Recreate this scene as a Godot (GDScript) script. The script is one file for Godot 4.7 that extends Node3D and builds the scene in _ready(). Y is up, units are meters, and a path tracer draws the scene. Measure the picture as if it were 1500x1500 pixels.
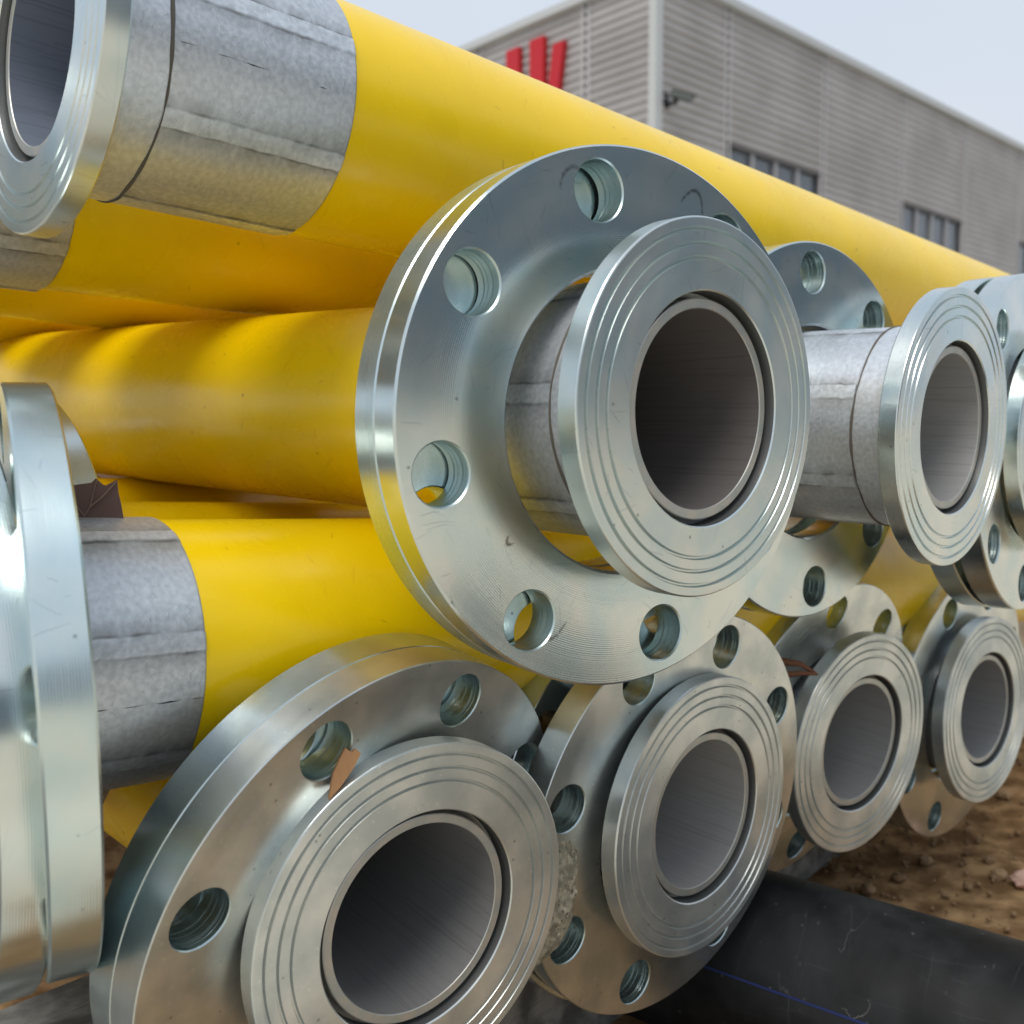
extends Node3D

const RF := 0.1425      # loose flange radius
const RS := 0.0960      # stub ring radius
const RB := 0.0512      # liner bore radius
const R_SLEEVE := 0.0715
const R_PIPE := 0.0697

var used := {}
var rng := RandomNumberGenerator.new()
var M := {}

# ---------------------------------------------------------------- naming
func numbered(called: String) -> String:
	if not used.has(called):
		used[called] = 0
		return called
	used[called] += 1
	return "%s_%03d" % [called, used[called]]

func tag(o: Node, label: String, category: String, group := "") -> Node:
	o.set_meta("label", label)
	o.set_meta("category", category)
	if group != "":
		o.set_meta("group", group)
	return o

func thing(called: String, label: String, category: String, at: Vector3, group := "", b := Basis.IDENTITY) -> Node3D:
	var o := Node3D.new()
	o.name = numbered(called)
	add_child(o)
	o.transform = Transform3D(b, at)
	tag(o, label, category, group)
	return o

func part(called: String, mesh: Mesh, mat: Material, parent: Node, at := Transform3D.IDENTITY) -> MeshInstance3D:
	var o := MeshInstance3D.new()
	o.name = called if parent != self else numbered(called)
	o.mesh = mesh
	o.material_override = null
	if mesh is ArrayMesh:
		o.set_surface_override_material(0, mat)
	else:
		(mesh as PrimitiveMesh).material = mat
	o.transform = at
	parent.add_child(o, true)
	return o

func struct(called: String, mesh: Mesh, mat: Material) -> MeshInstance3D:
	var o := part(called, mesh, mat, self)
	o.set_meta("kind", "structure")
	return o

func face_basis(n: Vector3) -> Basis:
	var z := n.normalized()
	var x := Vector3.UP.cross(z).normalized()
	return Basis(x, z.cross(x), z)

# ---------------------------------------------------------------- mesh building
class Geo:
	var v := PackedVector3Array()
	var n := PackedVector3Array()
	var uv := PackedVector2Array()
	var col := PackedColorArray()
	var ix := PackedInt32Array()
	var tint := Color.WHITE
	func put(p: Vector3, nn: Vector3, t: Vector2) -> int:
		v.append(p); n.append(nn); uv.append(t); col.append(tint)
		return v.size() - 1
	func tri(a: int, b: int, c: int) -> void:
		var g := (v[c] - v[a]).cross(v[b] - v[a])
		if g.dot(n[a] + n[b] + n[c]) < 0.0:
			ix.append_array(PackedInt32Array([a, c, b]))
		else:
			ix.append_array(PackedInt32Array([a, b, c]))
	func quad(a: int, b: int, c: int, d: int) -> void:
		tri(a, b, c); tri(a, c, d)
	func flat(a: Vector3, b: Vector3, c: Vector3, d: Vector3, want: Vector3, s := 1.0) -> void:
		var nn := (c - a).cross(b - a).normalized()
		if nn.dot(want) < 0.0:
			nn = -nn
		var w := a.distance_to(b) * s
		var h := b.distance_to(c) * s
		var i := put(a, nn, Vector2(0, 0)); put(b, nn, Vector2(w, 0)); put(c, nn, Vector2(w, h)); put(d, nn, Vector2(0, h))
		quad(i, i + 1, i + 2, i + 3)
	func box(lo: Vector3, hi: Vector3, t := Transform3D.IDENTITY) -> void:
		var p := []
		for k in 8:
			p.append(t * Vector3(hi.x if k & 1 else lo.x, hi.y if k & 2 else lo.y, hi.z if k & 4 else lo.z))
		for f in [[0, 1, 3, 2, Vector3.FORWARD], [4, 5, 7, 6, Vector3.BACK], [0, 4, 6, 2, Vector3.LEFT], [1, 5, 7, 3, Vector3.RIGHT], [0, 1, 5, 4, Vector3.DOWN], [2, 3, 7, 6, Vector3.UP]]:
			flat(p[f[0]], p[f[1]], p[f[2]], p[f[3]], t.basis * f[4])
	# a profile of (radius, z) points turned about z; each stretch has its own normal, seen from its right-hand side
	func lathe(prof: Array, segs: int, smooth := false, from := 0.0, to := TAU, uscale := 1.0, vscale := 1.0) -> void:
		var run := 0.0
		for k in prof.size() - 1:
			var a: Vector2 = prof[k]
			var b: Vector2 = prof[k + 1]
			var d := b - a
			var len := d.length()
			if len < 1e-7:
				continue
			var nn := Vector2(d.y, -d.x) / len
			var n0 := nn
			var n1 := nn
			if smooth:
				if k > 0:
					var e: Vector2 = (a - prof[k - 1]).normalized()
					n0 = (nn + Vector2(e.y, -e.x)).normalized()
				if k < prof.size() - 2:
					var e2: Vector2 = (prof[k + 2] - b).normalized()
					n1 = (nn + Vector2(e2.y, -e2.x)).normalized()
			var first := v.size()
			for s in segs + 1:
				var th := from + (to - from) * s / segs
				var c := cos(th)
				var si := sin(th)
				put(Vector3(a.x * c, a.x * si, a.y), Vector3(n0.x * c, n0.x * si, n0.y), Vector2(uscale * s / segs, run * vscale))
				put(Vector3(b.x * c, b.x * si, b.y), Vector3(n1.x * c, n1.x * si, n1.y), Vector2(uscale * s / segs, (run + len) * vscale))
			for s in segs:
				var i := first + 2 * s
				quad(i, i + 2, i + 3, i + 1)
			run += len
	func mesh() -> ArrayMesh:
		var a := []
		a.resize(Mesh.ARRAY_MAX)
		a[Mesh.ARRAY_VERTEX] = v
		a[Mesh.ARRAY_NORMAL] = n
		a[Mesh.ARRAY_TEX_UV] = uv
		a[Mesh.ARRAY_COLOR] = col
		a[Mesh.ARRAY_INDEX] = ix
		var m := ArrayMesh.new()
		m.add_surface_from_arrays(Mesh.PRIMITIVE_TRIANGLES, a)
		return m

# ---------------------------------------------------------------- textures
func noise_bytes(seed_: int, freq: float, size: int, oct := 4, kind := FastNoiseLite.TYPE_SIMPLEX_SMOOTH) -> PackedByteArray:
	var f := FastNoiseLite.new()
	f.seed = seed_
	f.noise_type = kind
	f.frequency = freq
	f.fractal_octaves = oct
	f.fractal_type = FastNoiseLite.FRACTAL_FBM if oct > 1 else FastNoiseLite.FRACTAL_NONE
	if kind == FastNoiseLite.TYPE_CELLULAR:
		f.cellular_return_type = FastNoiseLite.RETURN_CELL_VALUE
	var im := f.get_seamless_image(size, size)
	im.convert(Image.FORMAT_L8)
	return im.get_data()

func tex_of(im: Image) -> ImageTexture:
	im.generate_mipmaps()
	return ImageTexture.create_from_image(im)

# grey texture from a field: lo at 0, hi at 1, with contrast round the middle
func grey(b: PackedByteArray, size: int, lo: float, hi: float, contrast := 1.0) -> ImageTexture:
	var o := PackedByteArray()
	o.resize(b.size())
	var lut := PackedByteArray()
	for k in 256:
		lut.append(int(255.0 * lerpf(lo, hi, clampf((k / 255.0 - 0.5) * contrast + 0.5, 0.0, 1.0))))
	for k in b.size():
		o[k] = lut[b[k]]
	return tex_of(Image.create_from_data(size, size, false, Image.FORMAT_L8, o))

func tinted(b: PackedByteArray, size: int, c0: Color, c1: Color, contrast := 1.0) -> Image:
	var o := PackedByteArray()
	o.resize(b.size() * 3)
	var lut := []
	for k in 256:
		var c := c0.lerp(c1, clampf((k / 255.0 - 0.5) * contrast + 0.5, 0.0, 1.0))
		lut.append([c.r8, c.g8, c.b8])
	for k in b.size():
		var l: Array = lut[b[k]]
		o[3 * k] = l[0]; o[3 * k + 1] = l[1]; o[3 * k + 2] = l[2]
	return Image.create_from_data(size, size, false, Image.FORMAT_RGB8, o)

func blend_px(im: Image, x: int, y: int, c: Color, a: float) -> void:
	var X := posmod(x, im.get_width())
	var Y := posmod(y, im.get_height())
	im.set_pixel(X, Y, im.get_pixel(X, Y).lerp(c, a))

func scratch(im: Image, x: float, y: float, ang: float, len: float, c: Color, a: float, bend := 0.0) -> void:
	for k in int(len):
		blend_px(im, int(x), int(y), c, a * (0.5 + 0.5 * sin(PI * k / len)))
		x += cos(ang); y += sin(ang)
		ang += bend * rng.randf_range(-1, 1)

func speck(im: Image, x: int, y: int, r: float, c: Color, a: float) -> void:
	var R := int(ceil(r))
	for dx in range(-R, R + 1):
		for dy in range(-R, R + 1):
			var q := sqrt(dx * dx + dy * dy) / r
			if q < 1.0:
				blend_px(im, x + dx, y + dy, c, a * (1.0 - q * q))

func std(col: Color, rough: float, metal := 0.0) -> StandardMaterial3D:
	var m := StandardMaterial3D.new()
	m.albedo_color = col
	m.roughness = rough
	m.metallic = metal
	return m

func detail(m: StandardMaterial3D, t: Texture2D, scale: float) -> void:
	m.detail_enabled = true
	m.detail_blend_mode = BaseMaterial3D.BLEND_MODE_MUL
	m.detail_albedo = t
	m.detail_uv_layer = BaseMaterial3D.DETAIL_UV_2
	m.uv2_triplanar = true
	m.uv2_scale = Vector3.ONE * scale

func triplanar(m: StandardMaterial3D, scale: float, world := false) -> void:
	m.uv1_triplanar = true
	m.uv1_world_triplanar = world
	m.uv1_scale = Vector3.ONE * scale

func make_materials() -> void:
	rng.seed = 71
	# turned grooves: lines across v, the same all round
	var lines := Image.create(4, 1024, false, Image.FORMAT_L8)
	var h := 0.5
	for y in 1024:
		h = lerpf(h, rng.randf(), 0.55)
		var g := 0.5 + 0.30 * (h - 0.5) + 0.16 * sin(TAU * y / 8.0) * (0.6 + 0.4 * sin(TAU * y / 1024.0 * 5.0))
		for x in 4:
			lines.set_pixel(x, y, Color(g, g, g))
	var turned := tex_of(lines)
	# blotchy passivation, tiny dirt
	var blot := noise_bytes(3, 0.008, 512, 5)
	var passive := tinted(blot, 512, Color(0.90, 0.94, 0.95), Color(1.0, 0.985, 0.96), 1.8)
	for k in 150:
		scratch(passive, rng.randi() % 512, rng.randi() % 512, rng.randf() * TAU, rng.randf_range(6, 40), Color(0.66, 0.68, 0.70), rng.randf_range(0.15, 0.5), 0.08)
	for k in 24:
		speck(passive, rng.randi() % 512, rng.randi() % 512, rng.randf_range(1.0, 2.2), Color(0.45, 0.45, 0.45), 0.6)
	var t_passive := tex_of(passive)
	var rough_map := grey(noise_bytes(9, 0.012, 512, 4), 512, 0.85, 1.0, 1.6)
	for kind in ["zinc", "zinc_dusty", "zinc_rim", "zinc_rim_dusty"]:
		var z := std(Color(0.862, 0.902, 0.905), 0.30, 1.0)
		z.roughness_texture = rough_map
		z.roughness_texture_channel = BaseMaterial3D.TEXTURE_CHANNEL_RED
		z.anisotropy_enabled = true
		z.anisotropy = -0.42
		z.heightmap_enabled = true
		z.heightmap_texture = turned
		z.heightmap_scale = 0.004
		z.uv1_scale = Vector3(1, 7.0, 1)
		detail(z, t_passive, 4.0)
		M[kind] = z
	for kind in ["drilled", "drilled_dusty"]:
		var dr := std(Color(0.79, 0.845, 0.85), 0.38, 1.0)
		dr.roughness_texture = rough_map
		detail(dr, t_passive, 9.0)
		M[kind] = dr
	M.zinc_rim.roughness = 0.26
	M.zinc_rim_dusty.roughness = 0.29
	# dust and dried splashes on the lower rows
	var dusty := tinted(noise_bytes(21, 0.010, 512, 5), 512, Color(0.84, 0.85, 0.85), Color(0.98, 0.965, 0.945), 1.8)
	for k in 900:
		speck(dusty, rng.randi() % 512, rng.randi() % 512, rng.randf_range(0.8, 2.0), Color(1.0, 1.0, 0.97), rng.randf_range(0.4, 1.0))
	for k in 60:
		speck(dusty, rng.randi() % 512, rng.randi() % 512, rng.randf_range(0.8, 2.4), Color(0.50, 0.48, 0.45), 0.6)
	for k in 160:
		scratch(dusty, rng.randi() % 512, rng.randi() % 512, rng.randf() * TAU, rng.randf_range(6, 30), Color(1, 1, 1), 0.4, 0.15)
	var t_dusty := tex_of(dusty)
	for kind in ["zinc_dusty", "zinc_rim_dusty"]:
		detail(M[kind], t_dusty, 4.0)
		M[kind].metallic = 0.94
	M.zinc_dusty.roughness = 0.38
	M.zinc_dusty.metallic = 0.82
	# smears on the big flange: u runs once round, v is the radius
	var mk := Image.create(2048, 512, false, Image.FORMAT_RGB8)
	mk.fill(Color.WHITE)
	for m in [[97.0, 0.1335, 9.0, 0.008, 0.5], [59.0, 0.1330, 8.0, 0.010, 0.75], [232.5, 0.1235, 7.0, 0.012, 0.8], [205.0, 0.100, 3.0, 0.003, 0.4]]:
		for k in 420:
			var t := rng.randf_range(-1, 1)
			var th: float = m[0] + t * m[2] * 0.5
			var r: float = m[1] - t * t * m[3] + rng.randfn(0, 0.0006)
			speck(mk, int(th / 360.0 * 2048), int(r * 7.0 * 512), rng.randf_range(1.0, 2.6), Color(0.50, 0.48, 0.47), rng.randf_range(0.03, 0.22) * m[4])
	for k in 60:
		scratch(mk, rng.randi() % 2048, rng.randi_range(290, 505), rng.randf() * TAU, rng.randf_range(5, 30), Color(0.6, 0.6, 0.6), 0.4, 0.1)
	M.zinc_marked = M.zinc_rim.duplicate()
	M.zinc_marked.albedo_texture = tex_of(mk)
	# rough steel of the crimped sleeves
	var mott := noise_bytes(33, 0.05, 512, 5)
	var cell := noise_bytes(34, 0.05, 512, 1, FastNoiseLite.TYPE_CELLULAR)
	for k in mott.size():
		mott[k] = int(clampf(mott[k] * 0.86 + cell[k] * 0.14, 0, 255))
	var sl := tinted(mott, 512, Color(0.75, 0.775, 0.80), Color(0.88, 0.90, 0.925), 1.5)
	for k in 420:
		scratch(sl, rng.randi() % 512, rng.randi() % 512, rng.randf() * TAU, rng.randf_range(3, 16), Color(0.97, 0.97, 0.98), rng.randf_range(0.1, 0.45), 0.4)
	for k in 300:
		scratch(sl, rng.randi() % 512, rng.randi() % 512, rng.randf() * TAU, rng.randf_range(3, 22), Color(0.34, 0.34, 0.33), rng.randf_range(0.1, 0.5), 0.3)
	var steel := std(Color.WHITE, 0.42, 0.70)
	steel.albedo_texture = tex_of(sl)
	steel.heightmap_enabled = true
	steel.heightmap_texture = grey(mott, 512, 0.0, 1.0, 1.6)
	steel.heightmap_scale = 0.007
	steel.vertex_color_use_as_albedo = true
	triplanar(steel, 9.0)
	M.sleeve = steel
	var seam := std(Color(0.38, 0.36, 0.33), 0.7, 0.3)
	M.seam = seam
	# inside of the bores: drawn steel with streaks along it
	var streak := Image.create(256, 512, false, Image.FORMAT_RGB8)
	for x in 256:
		for y in 512:
			var g := 0.88
			streak.set_pixel(x, y, Color(g, g, g))
	for k in 700:
		var c := rng.randf_range(0.66, 1.0)
		scratch(streak, rng.randi() % 256, rng.randi() % 512, PI / 2, rng.randf_range(10, 120), Color(c, c * 0.98, c * 0.96), 0.35, 0.01)
	var t_streak := tex_of(streak)
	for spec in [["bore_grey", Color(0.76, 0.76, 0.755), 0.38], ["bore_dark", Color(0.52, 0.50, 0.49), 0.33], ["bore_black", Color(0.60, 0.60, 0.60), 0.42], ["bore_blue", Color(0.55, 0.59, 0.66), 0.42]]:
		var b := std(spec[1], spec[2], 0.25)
		b.albedo_texture = t_streak
		b.uv1_scale = Vector3(2, 2.0, 1)
		b.heightmap_enabled = true
		b.heightmap_texture = t_streak
		b.heightmap_scale = 0.006
		M[spec[0]] = b
	M.shaded_recess = std(Color(0.52, 0.53, 0.53), 0.4, 0.8)  # zinc wall round the liner, its shade put into a darker grey
	M.liner_end = std(Color(0.74, 0.73, 0.71), 0.42, 0.75)
	detail(M.liner_end, t_passive, 12.0)
	# yellow coating
	var ye := tinted(noise_bytes(41, 0.006, 512, 5), 512, Color(0.955, 0.95, 0.93), Color(0.99, 0.99, 0.99), 1.6)
	for k in 220:
		scratch(ye, rng.randi() % 512, rng.randi() % 512, rng.randf_range(-0.5, 0.5) + (PI / 2 if rng.randf() < 0.6 else 0.0), rng.randf_range(8, 70), Color(1.0, 1.0, 1.0), rng.randf_range(0.3, 0.9), 0.05)
	for k in 70:
		scratch(ye, rng.randi() % 512, rng.randi() % 512, rng.randf() * TAU, rng.randf_range(4, 20), Color(0.62, 0.52, 0.40), rng.randf_range(0.15, 0.6), 0.1)
	for k in 18:
		speck(ye, rng.randi() % 512, rng.randi() % 512, rng.randf_range(0.8, 1.8), Color(0.35, 0.28, 0.15), 0.7)
	var y := std(Color(0.968, 0.815, 0.0), 0.33, 0.0)
	y.albedo_texture = tex_of(ye)
	y.roughness_texture = grey(noise_bytes(44, 0.012, 512, 4), 512, 0.75, 1.0, 2.4)
	y.heightmap_enabled = true
	y.heightmap_texture = grey(noise_bytes(43, 0.006, 512, 3), 512, 0.0, 1.0, 1.0)
	y.heightmap_scale = 0.04
	triplanar(y, 2.6)
	M.yellow = y
	# black polyethylene with dust and scratches
	var bl := tinted(noise_bytes(51, 0.008, 512, 5), 512, Color(0.07, 0.075, 0.08), Color(0.165, 0.17, 0.175), 2.4)
	for k in 120:
		speck(bl, rng.randi() % 512, rng.randi() % 512, rng.randf_range(0.8, 2.2), Color(0.55, 0.55, 0.52), rng.randf_range(0.3, 0.8))
	for k in 90:
		scratch(bl, rng.randi() % 512, rng.randi() % 512, rng.randf_range(-0.3, 0.3), rng.randf_range(20, 90), Color(0.38, 0.39, 0.40), rng.randf_range(0.1, 0.4), 0.03)
	for k in 7:
		scratch(bl, rng.randi() % 512, rng.randi() % 512, PI / 2 + rng.randf_range(-0.4, 0.4), rng.randf_range(30, 60), Color(0.58, 0.58, 0.56), 0.7, 0.7)
	var bk := std(Color.WHITE, 0.55, 0.0)
	bk.metallic_specular = 0.32
	bk.albedo_texture = tex_of(bl)
	triplanar(bk, 3.0)
	M.black = bk
	M.blue = std(Color(0.05, 0.13, 0.34), 0.5)
	# soil, concrete
	var so := noise_bytes(61, 0.02, 512, 6)
	var soil := std(Color.WHITE, 0.95)
	var soim := tinted(so, 512, Color(0.42, 0.325, 0.225), Color(0.64, 0.53, 0.39), 2.0)
	for k in 500:
		speck(soim, rng.randi() % 512, rng.randi() % 512, rng.randf_range(0.8, 3.0), Color(0.62, 0.54, 0.43), rng.randf_range(0.2, 0.7))
	for k in 500:
		speck(soim, rng.randi() % 512, rng.randi() % 512, rng.randf_range(0.8, 3.0), Color(0.18, 0.13, 0.09), rng.randf_range(0.2, 0.7))
	soil.albedo_texture = tex_of(soim)
	soil.heightmap_enabled = true
	soil.heightmap_texture = grey(so, 512, 0, 1, 1.5)
	soil.heightmap_scale = 0.4
	soil.metallic_specular = 0.2
	triplanar(soil, 1.7, true)
	M.soil = soil
	M.clod = std(Color(0.60, 0.50, 0.38), 0.95)
	M.gravel = std(Color(0.52, 0.42, 0.31), 0.95)
	M.pink = std(Color(0.80, 0.66, 0.60), 0.8)
	var con := std(Color.WHITE, 0.9)
	con.albedo_texture = tex_of(tinted(noise_bytes(65, 0.01, 512, 6), 512, Color(0.72, 0.695, 0.635), Color(0.84, 0.81, 0.75), 1.8))
	con.metallic_specular = 0.2
	triplanar(con, 0.35, true)
	M.concrete = con
	# lump of concrete with aggregate
	var lu := tinted(noise_bytes(66, 0.03, 256, 5), 256, Color(0.44, 0.42, 0.36), Color(0.66, 0.63, 0.55), 2.0)
	for k in 500:
		speck(lu, rng.randi() % 256, rng.randi() % 256, rng.randf_range(1.0, 4.0), [Color(0.16, 0.15, 0.13), Color(0.82, 0.80, 0.74), Color(0.5, 0.40, 0.28)][k % 3], 0.85)
	M.lump = std(Color.WHITE, 0.95)
	M.lump.albedo_texture = tex_of(lu)
	M.lump.metallic_specular = 0.2
	triplanar(M.lump, 14.0)
	# sleeper beam
	var be := tinted(noise_bytes(68, 0.012, 512, 6), 512, Color(0.36, 0.36, 0.35), Color(0.58, 0.575, 0.55), 2.2)
	for k in 200:
		scratch(be, rng.randi() % 512, rng.randi() % 512, rng.randf_range(-0.1, 0.1), rng.randf_range(20, 120), Color(0.30, 0.29, 0.27), 0.4, 0.02)
	M.beam = std(Color.WHITE, 0.8)
	M.beam.albedo_texture = tex_of(be)
	triplanar(M.beam, 4.0)
	# the factory
	var wl := std(Color(0.66, 0.65, 0.65), 0.55)
	wl.albedo_texture = tex_of(tinted(noise_bytes(71, 0.01, 512, 5), 512, Color(0.88, 0.87, 0.86), Color(1, 1, 1), 1.8))
	triplanar(wl, 0.11, true)
	M.wall = wl
	M.trim = std(Color(0.70, 0.71, 0.71), 0.5)
	M.strip = std(Color(0.66, 0.65, 0.65), 0.5)
	M.frame = std(Color(0.34, 0.33, 0.335), 0.5)
	M.mullion = std(Color(0.55, 0.55, 0.56), 0.45)
	var gl := std(Color(0.5, 0.55, 0.6, 0.18), 0.06)
	gl.transparency = BaseMaterial3D.TRANSPARENCY_ALPHA
	M.glass = gl
	M.red = std(Color(0.70, 0.05, 0.10), 0.4)
	M.red_side = std(Color(0.50, 0.03, 0.07), 0.45)
	M.cam_grey = std(Color(0.34, 0.36, 0.35), 0.45)
	M.cam_dark = std(Color(0.05, 0.05, 0.05), 0.25)
	M.ware = std(Color(0.34, 0.39, 0.44), 0.6)
	M.ware_door = std(Color(0.30, 0.35, 0.42), 0.6)
	M.wood = std(Color(0.72, 0.54, 0.37), 0.8)
	M.wood.albedo_texture = t_streak
	triplanar(M.wood, 14.0)
	M.joint = std(Color(0.20, 0.20, 0.205), 0.6)
	M.bark = std(Color(0.42, 0.27, 0.19), 0.85)
	M.leaf = std(Color(0.36, 0.27, 0.24), 0.75)
	M.vein = std(Color(0.48, 0.39, 0.34), 0.8)
	M.frond = std(Color(0.25, 0.15, 0.10), 0.85)

# ---------------------------------------------------------------- pipes and flanges
# the pressed face of the stub end, with its three sealing grooves
func stub_ring_mesh() -> ArrayMesh:
	var g := Geo.new()
	var t := 0.0125
	var c := 0.0009
	var p := [Vector2(0.072, -t), Vector2(RS - c, -t), Vector2(RS, -t + c), Vector2(RS, -c), Vector2(RS - 0.0003, -0.0003), Vector2(RS - c, 0)]
	for q in [0.0899, 0.0827, 0.0758]:
		p.append_array([Vector2(q + 0.0011, 0), Vector2(q + 0.0004, -0.0017), Vector2(q - 0.0004, -0.0017), Vector2(q - 0.0011, 0)])
	p.append_array([Vector2(0.0604, 0), Vector2(0.0597, -0.0007)])
	# refine broad flats so that shading and tangents follow the circle
	g.lathe(p, 144)
	return g.mesh()

func recess_mesh() -> ArrayMesh:
	var g := Geo.new()
	g.lathe([Vector2(0.0597, -0.0007), Vector2(0.0595, -0.0118), Vector2(0.0564, -0.0125)], 128)
	return g.mesh()

func liner_mesh() -> ArrayMesh:
	var g := Geo.new()
	g.lathe([Vector2(0.0564, -0.013), Vector2(0.0564, -0.0046), Vector2(0.0558, -0.0042), Vector2(0.0516, -0.0042), Vector2(RB, -0.0047)], 128)
	return g.mesh()

func bore_mesh() -> ArrayMesh:
	var g := Geo.new()
	g.lathe([Vector2(RB, -0.0047), Vector2(RB, -0.30), Vector2(RB, -0.75)], 96, false, 0, TAU, 1.0, 1.0)
	g.lathe([Vector2(RB, -0.75), Vector2(0.0001, -0.7501)], 96)
	return g.mesh()

func neck_mesh() -> ArrayMesh:
	var g := Geo.new()
	g.lathe([Vector2(0.0708, -0.0440), Vector2(0.0712, -0.0410), Vector2(0.0712, -0.030), Vector2(0.0722, -0.021), Vector2(0.0742, -0.0118)], 128, true)
	return g.mesh()

func seam_mesh(seed_: int, phase: float) -> ArrayMesh:
	var g := Geo.new()
	rng.seed = seed_
	var n := 180
	var prev := -1
	for s in n + 1:
		var th := TAU * s / n
		var near := absf(wrapf((th - phase) * 7.0, -PI, PI)) / 7.0
		var w := (0.0010 + 0.0004 * sin(th * 5.0 + seed_) + 0.0002 * sin(th * 23.0)) * clampf(near / 0.10, 0.12, 1.0) * 0.8
		var zc := -0.0418 + 0.0006 * sin(th * 5.0 + 1.3)
		var c := cos(th)
		var si := sin(th)
		var ring := [[0.0712, zc + w], [0.0720, zc + w * 0.4], [0.0720, zc - w * 0.4], [0.0712, zc - w]]
		var first := g.v.size()
		for q in ring:
			g.put(Vector3(q[0] * c, q[0] * si, q[1]), Vector3(c, si, 0), Vector2(th, q[1]))
		if prev >= 0:
			for k in 3:
				g.quad(prev + k, first + k, first + k + 1, prev + k + 1)
		prev = first
	return g.mesh()

# crimped sleeve: seven raised ribs left between the press dies, with dirt along their feet
func sleeve_mesh(phase: float, length := 0.146) -> ArrayMesh:
	var g := Geo.new()
	var ribs := 7
	var z := []
	for k in 26:
		z.append(lerpf(-0.0425, -length + 0.0015, k / 25.0))
	z.append(-length)
	var wear := FastNoiseLite.new()
	wear.seed = int(phase * 1000)
	wear.frequency = 1.0
	var angs := []
	for r in ribs:
		var c := phase + TAU * r / ribs
		var half := 0.058
		for q in [-0.40, -0.30, -0.2, -half - 0.035, -half - 0.016, -half, -half * 0.4, half * 0.4, half, half + 0.016, half + 0.035, 0.2, 0.3, 0.40]:
			angs.append([c + q, q, half])
	angs.sort_custom(func(a, b): return a[0] < b[0])
	angs.append([angs[0][0] + TAU, angs[0][1], angs[0][2]])
	var cols := angs.size()
	for iz in z.size():
		for a in angs:
			var q := absf(a[1])
			var up := 0.0
			var col := Color(0.88, 0.88, 0.88)
			if q <= a[2] + 0.001:
				up = 0.0008
				col = Color(1, 1, 1)
			elif q < a[2] + 0.020:
				col = Color(0.30, 0.29, 0.27)
			elif q < a[2] + 0.04:
				col = Color(0.60, 0.59, 0.58)
			if q > a[2] + 0.001 and q < a[2] + 0.04:
				col = col.lerp(Color(0.88, 0.88, 0.88), clampf(0.35 + 1.1 * wear.get_noise_3d(a[0] * 3.0, z[iz] * 70.0, signf(a[1]) * 7.0), 0.0, 0.85))
			elif q <= a[2] + 0.001:
				col = col.lerp(Color(0.72, 0.72, 0.71), clampf(0.2 + wear.get_noise_3d(a[0] * 9.0, z[iz] * 90.0, 3.0), 0.0, 0.6))
			if iz == z.size() - 1:
				up -= 0.0012
				col = Color(0.5, 0.5, 0.48)
			var r := R_SLEEVE - 0.0003 + up
			g.tint = col
			var wob: float = a[0] + 0.012 * wear.get_noise_2d(z[iz] * 130.0, floorf((a[0] - a[1]) * 10.0))
			g.put(Vector3(r * cos(wob), r * sin(wob), z[iz]), Vector3(cos(wob), sin(wob), 0), Vector2(wob, z[iz]))
	for iz in z.size() - 1:
		for k in cols - 1:
			var i: int = iz * cols + k
			g.quad(i, i + 1, i + cols + 1, i + cols)
	g.tint = Color(0.6, 0.6, 0.58)
	g.lathe([Vector2(0.066, -length), Vector2(0.0702, -length)], 96)
	return g.mesh()

func tube_mesh(r: float, from: float, to: float, hole: float) -> ArrayMesh:
	var g := Geo.new()
	var p := [Vector2(hole, to), Vector2(r, to)]
	var n := 14
	for k in n + 1:
		p.append(Vector2(r, lerpf(to, from, float(k) / n)))
	p.append(Vector2(hole, from))
	g.lathe(p, 112)
	return g.mesh()

# loose flange, front face on z = 0, eight bolt holes
func flange_mesh(ch := 0.0011, bore := 0.0805, thick := 0.0205) -> ArrayMesh:
	var g := Geo.new()
	var rh := 0.0155
	var bc := 0.842 * RF
	g.lathe([Vector2(RF - ch, -thick), Vector2(RF, -thick + ch), Vector2(RF, -ch), Vector2(RF - ch, 0)], 160)
	g.lathe([Vector2(bore + 0.0016, 0), Vector2(bore, -0.0016), Vector2(bore, -thick + 0.001), Vector2(bore + 0.001, -thick)], 160)
	var side := 10
	for s in 8:
		var c := TAU * s / 8
		var h := TAU / 16
		var hc := Vector2(bc * cos(c), bc * sin(c))
		# the sector's border, counter-clockwise
		var border: Array[Vector2] = []
		var ro := RF - ch
		var ri := bore + 0.0016
		for k in side:
			border.append(Vector2.from_angle(c - h) * lerpf(ri, ro, float(k) / side))
		for k in 20:
			border.append(Vector2.from_angle(lerpf(c - h, c + h, k / 20.0)) * ro)
		for k in side:
			border.append(Vector2.from_angle(c + h) * lerpf(ro, ri, float(k) / side))
		for k in 20:
			border.append(Vector2.from_angle(lerpf(c + h, c - h, k / 20.0)) * ri)
		var n := border.size()
		for face in [[0.0, 1.0], [-thick, -1.0]]:
			var first := g.v.size()
			var rings := 4
			for j in rings + 1:
				for k in n + 1:
					var b: Vector2 = border[k % n]
					var e := hc + (b - hc).normalized() * (rh + ch * 0.7)
					var q := e.lerp(b, pow(float(j) / rings, 1.2))
					var th := q.angle() - c
					th = wrapf(th, -PI, PI) + c
					g.put(Vector3(q.x, q.y, face[0]), Vector3(0, 0, face[1]), Vector2(th / TAU, q.length()))
			for j in rings:
				for k in n:
					var i: int = first + j * (n + 1) + k
					g.quad(i, i + 1, i + n + 2, i + n + 1)
	return g.mesh()

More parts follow.
